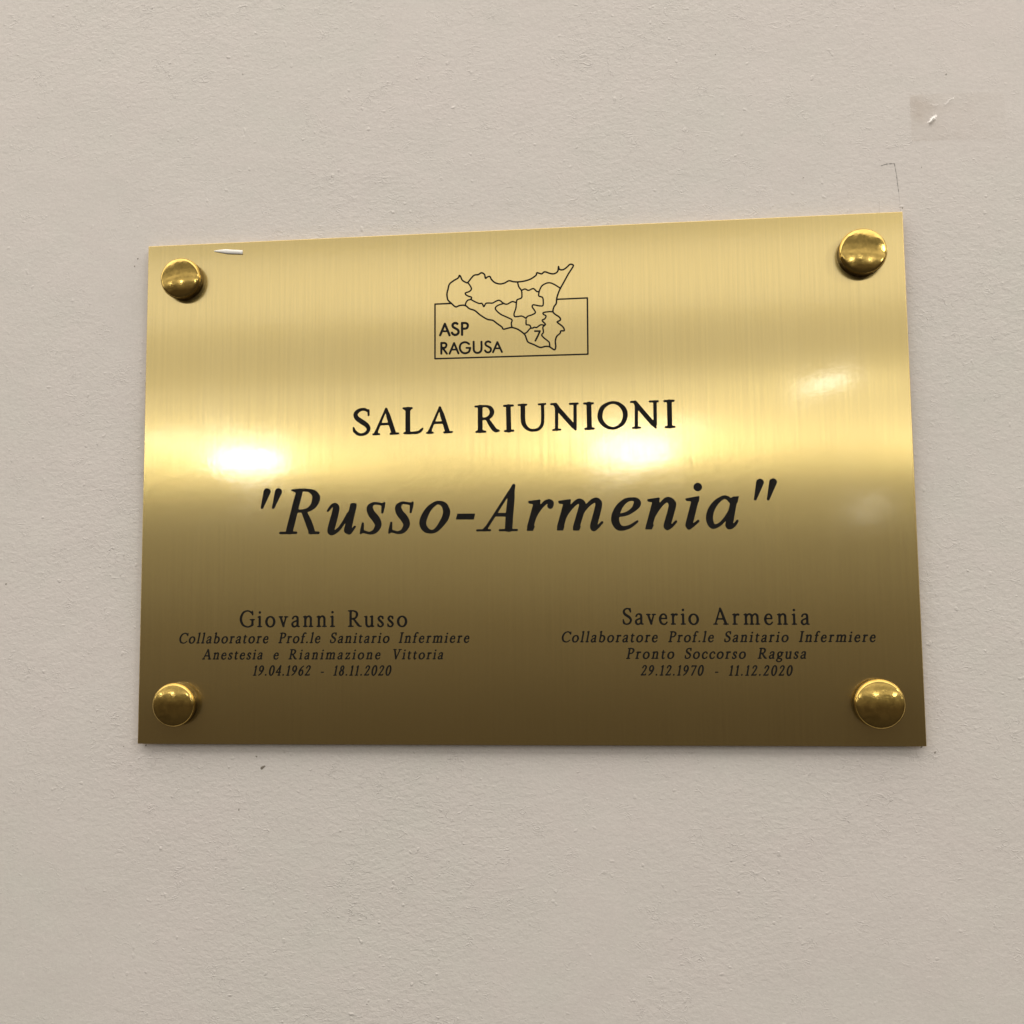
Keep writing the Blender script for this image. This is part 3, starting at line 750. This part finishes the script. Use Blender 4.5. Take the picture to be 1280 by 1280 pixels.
def word(text, style, x0, z0, x1, z1, cap):
    """set one word so that it spans x0..x1 (mm) on its baseline"""
    s = cap / 100.0
    sl = .20 if style == 'slant' else 0.0
    bold = SMALL_BOLD if style == 'slant' else ROMAN_BOLD
    adv = [FONT[c][0] * s for c in text]
    extra = sl * (60 if text[-1] in 'aeiou-' else 95) * s
    nat = sum(adv)
    gap = ((x1 - x0) - extra - nat) / max(1, len(text) - 1) if len(text) > 1 else 0
    V, T = [], []
    x = x0
    for c, a in zip(text, adv):
        gv, gt = glyph(c, bold)
        b = len(V)
        for u, v in gv:
            X = x + (u + sl * v) * s
            t = (X - x0) / max(x1 - x0, .1)
            V.append((X, z0 + (z1 - z0) * t + v * s))
        T += [tuple(b + q for q in t_) for t_ in gt]
        x += a + gap
    return V, T

# ------------------------------------------------------------------ the plaque
plaque = bpy.data.objects.new('brass_plaque', None)
COL.objects.link(plaque)
plaque.location = (0, 0, 0)
tag(plaque, 'brushed brass plaque with black engraved lettering held to the wall by four screw caps', 'plaque')

def build_plate():
    w, h, th = 150.0 * MM, 150.0 / 1.49195 * MM, 1.6 * MM
    bm = bmesh.new()
    bmesh.ops.create_cube(bm, size=1)
    for v in bm.verts:
        v.co = (v.co.x * 2 * w, (v.co.y + .5) * th, v.co.z * 2 * h)
    bmesh.ops.bevel(bm, geom=[e for e in bm.edges], offset=.22 * MM, segments=2, profile=.6, affect='EDGES')
    uv = bm.loops.layers.uv.new('brush')
    for f in bm.faces:
        f.smooth = False
        f.material_index = 0 if f.normal.y < -.999 else 1
        for lo in f.loops:
            lo[uv].uv = (lo.vert.co.x * 3 + .5, lo.vert.co.z * 3 + .5)
    me = bpy.data.meshes.new('plate')
    bm.to_mesh(me); bm.free()
    me.materials.append(M_PLATE); me.materials.append(M_EDGE)
    o = bpy.data.objects.new('plate', me)
    COL.objects.link(o); o.parent = plaque
    return o
build_plate()

for key, nm, lab in (('sala', 'heading_text', 'black engraved capitals reading SALA RIUNIONI'),):
    V, T = outline_mesh(fat(TRACED[key], .11), .085, .32)
    place(nm, V, T, plaque, lab)
va, ta = outline_mesh(fat(TRACED['russo'], .10), .10, .36)
vb, tb = outline_mesh(fat(TRACED['armenia'], .10), .10, .36)
place('title_text', va + vb, ta + [tuple(len(va) + q for q in t) for t in tb], plaque,
      'large black engraved italic title "Russo-Armenia" in quotation marks')
V, T = outline_mesh(fat(TRACED['logo'], .08), .075, .12)
place('emblem', V, T, plaque, 'engraved outline map of Sicily over a rectangle reading ASP RAGUSA with a 7')

LINES = [('name_text', 'small engraved name Giovanni Russo', 0, 2), ('job_text', 'small slanted line Collaboratore Prof.le Sanitario Infermiere under Giovanni Russo', 2, 6),
         ('job_text', 'small slanted line Anestesia e Rianimazione Vittoria', 6, 10), ('date_text', 'small slanted dates 19.04.1962 - 18.11.2020', 10, 13),
         ('name_text', 'small engraved name Saverio Armenia', 13, 15), ('job_text', 'small slanted line Collaboratore Prof.le Sanitario Infermiere under Saverio Armenia', 15, 19),
         ('job_text', 'small slanted line Pronto Soccorso Ragusa', 19, 22), ('date_text', 'small slanted dates 29.12.1970 - 11.12.2020', 22, 25)]
for nm, lab, a, b in LINES:
    V, T = [], []
    for w in WORDS[a:b]:
        v, t = word(*w)
        T += [tuple(len(V) + q for q in x) for x in t]
        V += v
    place(nm, V, T, plaque, lab)

# screw caps: a knurl-free collar against the plate and a shallow polished head on it
def lathe(prof, seg, jitter=0, seed=0):
    rnd = random.Random(seed)
    vs, fs = [], []
    for i, (r, h) in enumerate(prof):
        for s in range(seg):
            a = 2 * math.pi * s / seg
            rr = r * (1 + jitter * rnd.uniform(-1, 1))
            vs.append((rr * math.cos(a) * MM, -h * MM, rr * math.sin(a) * MM))
    for i in range(len(prof) - 1):
        for s in range(seg):
            t = (s + 1) % seg
            fs.append((i * seg + s, i * seg + t, (i + 1) * seg + t, (i + 1) * seg + s))
    vs.append((0, -prof[-1][1] * MM - CAP_TIP * MM, 0)); c = len(vs) - 1
    for s in range(seg):
        fs.append(((len(prof) - 1) * seg + s, (len(prof) - 1) * seg + (s + 1) % seg, c))
    return vs, fs
CAP_TIP = 0.0
def head_profile():
    R0, rf, base, Rc = 8.7, 1.5, 2.7, CAP_RC
    pr = [(8.0, base - .25), (8.35, base), (R0 - .12, base + .12), (R0, base + .35), (R0, base + .9)]
    # rounded shoulder into a shallow dome
    th0 = math.asin((R0 - rf) / Rc)
    top = base + .9
    for i in range(1, 10):
        a = (math.pi / 2 - th0) * i / 9
        pr.append((R0 - rf + rf * math.cos(a), top + rf * math.sin(a)))
    r_e, h_e = pr[-1]
    r0 = r_e
    for i in range(1, 12):
        r = r0 * (1 - i / 12)
        pr.append((r, h_e + math.sqrt(Rc * Rc - r * r) - math.sqrt(Rc * Rc - r0 * r0)))
    return pr
hv, hf = lathe(head_profile(), 72)
cv, cf = lathe([(8.5, -.0), (8.55, .4), (8.35, .6), (8.4, 1.6), (8.5, 2.3), (8.3, 2.55)], 72, .003, 4)
hm = bpy.data.meshes.new('head'); hm.from_pydata(hv, [], hf); hm.materials.append(M_KNOB)
cm = bpy.data.meshes.new('collar'); cm.from_pydata(cv, [], cf); cm.materials.append(M_COLLAR)
for m_ in (hm, cm):
    m_.update()
    if m_ is hm:                       # side and underside coloured darker to mute their glow in the plate
        m_.materials.append(M_COLLAR)
        for i in range(72 * 4): m_.polygons[i].material_index = 1
    for p in m_.polygons: p.use_smooth = True
for x, z, ax, az, k, lab in CAPS:
    e = bpy.data.objects.new('screw_cap', None); COL.objects.link(e); e.parent = plaque
    e.location = (x * MM, 0, z * MM); e['label'] = lab
    e.scale = (k, 1, k)
    h = bpy.data.objects.new('head', hm); COL.objects.link(h); h.parent = e
    h.rotation_euler = (ax, 0, az)
    c = bpy.data.objects.new('collar', cm); COL.objects.link(c); c.parent = e

# ------------------------------------------------------------------ small things
def splinter():
    # white sliver lying on the plate just under its top edge: pointed left end, blunt right end
    a, b = np.array([-122.0, 97.2]), np.array([-110.0, 96.0])
    d = (b - a); L = np.hypot(*d); d /= L; n = np.array([-d[1], d[0]])
    n_, m_ = 22, 8
    vs, fs = [], []
    for i in range(n_ + 1):
        t = i / n_
        w = .16 + .86 * min(1, t / .45) ** .8 * (1 - .12 * t)
        c = a + d * L * t + n * .12 * math.sin(t * 2.6)
        for j in range(m_):
            q = 2 * math.pi * j / m_
            p = c + n * w * math.cos(q) * (1 + .06 * math.sin(7 * t + j))
            vs.append((p[0] * MM, (-.22 - .05 * t - .20 * math.sin(q) * (w / .6)) * MM, p[1] * MM))
    for i in range(n_):
        for j in range(m_):
            k2 = (j + 1) % m_
            fs.append((i * m_ + j, i * m_ + k2, (i + 1) * m_ + k2, (i + 1) * m_ + j))
    fs.append(tuple(range(m_))[::-1]); fs.append(tuple(n_ * m_ + j for j in range(m_)))
    k = NT('white_plastic')
    k.b.inputs['Base Color'].default_value = (.95, .94, .90, 1); k.b.inputs['Roughness'].default_value = .3
    k.b.inputs['Subsurface Weight'].default_value = 0
    o = mesh_obj('plastic_sliver', vs, fs, k.m, smooth=True)
    tag(o, 'tiny white plastic sliver stuck on the plaque by its top left screw cap', 'sliver')
splinter()

def tape():
    nx, nz = 140, 72
    vs, fs, cre, gri, fil = [], [], [], [], []
    x0, x1, z0, z1 = 155.4, 190.4, 129.6, 148.2
    rnd = random.Random(5)
    for j in range(nz + 1):
        for i in range(nx + 1):
            u, v = i / nx, j / nz
            x = x0 + (x1 - x0) * u + (.25 * noise.noise(Vector((v * 9, 2, 1))) if i in (0, nx) else 0)
            z = z0 + (z1 - z0) * v - 1.0 * u + (.2 * noise.noise(Vector((u * 14, 5, 1))) if j in (0, nz) else 0)
            # wrinkle: a crease running from lower left up to the right, and a blister
            d1 = (x - 163.4) * .77 - (z - 137.3) * .64
            along = (x - 163.4) * .64 + (z - 137.3) * .77 + .5 * noise.noise(Vector((x, z, 0)))
            d1 += .35 * noise.noise(Vector((x * .9, z * .9, 4)))
            h = .80 * math.exp(-(d1 / .85) ** 2) * math.exp(-(along / 2.5) ** 2)
            d2 = (x - 170) * .62 - (z - 144.6) * .78 + .9 * noise.noise(Vector((x * .5, z * .5, 8)))
            al2 = (x - 170) * .78 + (z - 144.6) * .62
            h += .50 * math.exp(-(d2 / .55) ** 2) * math.exp(-((al2) / 2.8) ** 2)
            h += .30 * math.exp(-((z - 143.6 + .5 * math.sin(x)) / .5) ** 2) * math.exp(-((x - 164.5) / 2.6) ** 2)
            h += .22 * abs(noise.noise(Vector((x * .45, z * .45, 2)))) * math.exp(-((x - 163) / 7) ** 2)
            h += .05 * noise.noise(Vector((x * 1.3, z * 1.3, 9)))
            lift = .12 + max(0, h)
            fil.append(max(0.0, min(1.0, (1 - .6 * u) * (.8 + .5 * noise.noise(Vector((x * .25, z * .25, 6)))))))
            gri.append(max(0.0, min(1.0, 1.1 * math.exp(-((x - 159) / 5.5) ** 2 - ((z - 142) / 4.5) ** 2) + .14 + .45 * math.exp(-((x - 172.5) / 1.0) ** 2 - ((z - 131.8) / 1.2) ** 2)
                       + .5 * math.exp(-((z - (z0 - u)) / .35) ** 2) * max(0, 1 - u * 2.2))))
            cre.append(max(0.0, min(1.0, (h - .18) / .4)))
            vs.append((x * MM, on_wall(x, z, lift), z * MM))
    for j in range(nz):
        for i in range(nx):
            a = j * (nx + 1) + i
            fs.append((a, a + 1, a + nx + 2, a + nx + 1))
    o = mesh_obj('adhesive_tape', vs, fs, mat_tape(), smooth=True)
    at = o.data.attributes.new('crease', 'FLOAT', 'POINT')
    at.data.foreach_set('value', cre)
    at = o.data.attributes.new('grime', 'FLOAT', 'POINT')
    at.data.foreach_set('value', gri)
    at = o.data.attributes.new('film', 'FLOAT', 'POINT')
    at.data.foreach_set('value', fil)
    tag(o, 'wrinkled piece of clear adhesive tape stuck on the wall above the plaque at right', 'tape')
tape()

def line_on_wall(name, pts, w, mat, label):
    vs, fs = [], []
    P = []
    for (xa, za), (xb, zb) in zip(pts[:-1], pts[1:]):
        for s in range(8): P.append((xa + (xb - xa) * s / 8, za + (zb - za) * s / 8))
    P.append(pts[-1])
    for i, (x, z) in enumerate(P):
        a = P[max(0, i - 1)]; b = P[min(len(P) - 1, i + 1)]
        dx, dz = b[0] - a[0], b[1] - a[1]; L = math.hypot(dx, dz) or 1
        nx, nz = -dz / L, dx / L
        ww = w * (.7 + .3 * math.sin(i * 1.7)) / 2
        for s in (-1, 1):
            X, Z = x + nx * ww * s, z + nz * ww * s
            vs.append((X * MM, on_wall(X, Z, .06), Z * MM))
    for i in range(len(P) - 1):
        fs.append((2 * i, 2 * i + 2, 2 * i + 3, 2 * i + 1))
    o = mesh_obj(name, vs, fs, mat, wall)
    o['label'] = label
M_PEN = mat_pencil((.07, .07, .065), .78)
M_PEN2 = mat_pencil((.10, .095, .09), .36)
line_on_wall('pencil_mark', [(143.5, 120.3), (145.6, 120.9), (148.6, 120.9)], .34, M_PEN, 'short horizontal pencil tick above the plaque corner')
line_on_wall('pencil_mark', [(148.6, 120.95), (149.2, 116.0), (149.7, 109.5)], .26, M_PEN, 'thin vertical pencil line above the plaque corner')
line_on_wall('pencil_mark', [(149.7, 109.5), (149.9, 106.0), (150.1, 101.8)], .15, M_PEN2, 'faint end of the vertical pencil line')
line_on_wall('pencil_mark', [(142.3, 106.5), (142.2, 101.6)], .16, M_PEN2, 'very faint pencil line touching the plaque top edge')

def speck(x, z, r, seed, mat=None, sq=.6):
    rnd = random.Random(seed)
    n = 9; vs = [(x * MM, on_wall(x, z, .1), z * MM)]
    ph = rnd.uniform(0, 3)
    for i in range(n):
        a = 2 * math.pi * i / n
        rr = r * rnd.uniform(.5, 1.1)
        X = x + rr * (math.cos(a) * math.cos(ph) - sq * math.sin(a) * math.sin(ph)); Z = z + rr * (math.cos(a) * math.sin(ph) + sq * math.sin(a) * math.cos(ph))
        vs.append((X * MM, on_wall(X, Z, .06), Z * MM))
    return mesh_obj('chip_mark', vs, [(0, 1 + i, 1 + (i + 1) % n) for i in range(n)], mat or M_CHIP, wall)
M_CHIP = mat_flat('scuffed_plaster', (.27, .24, .20))
for i, s in enumerate(SPECKS):
    speck(s[0], s[1], s[2], i)
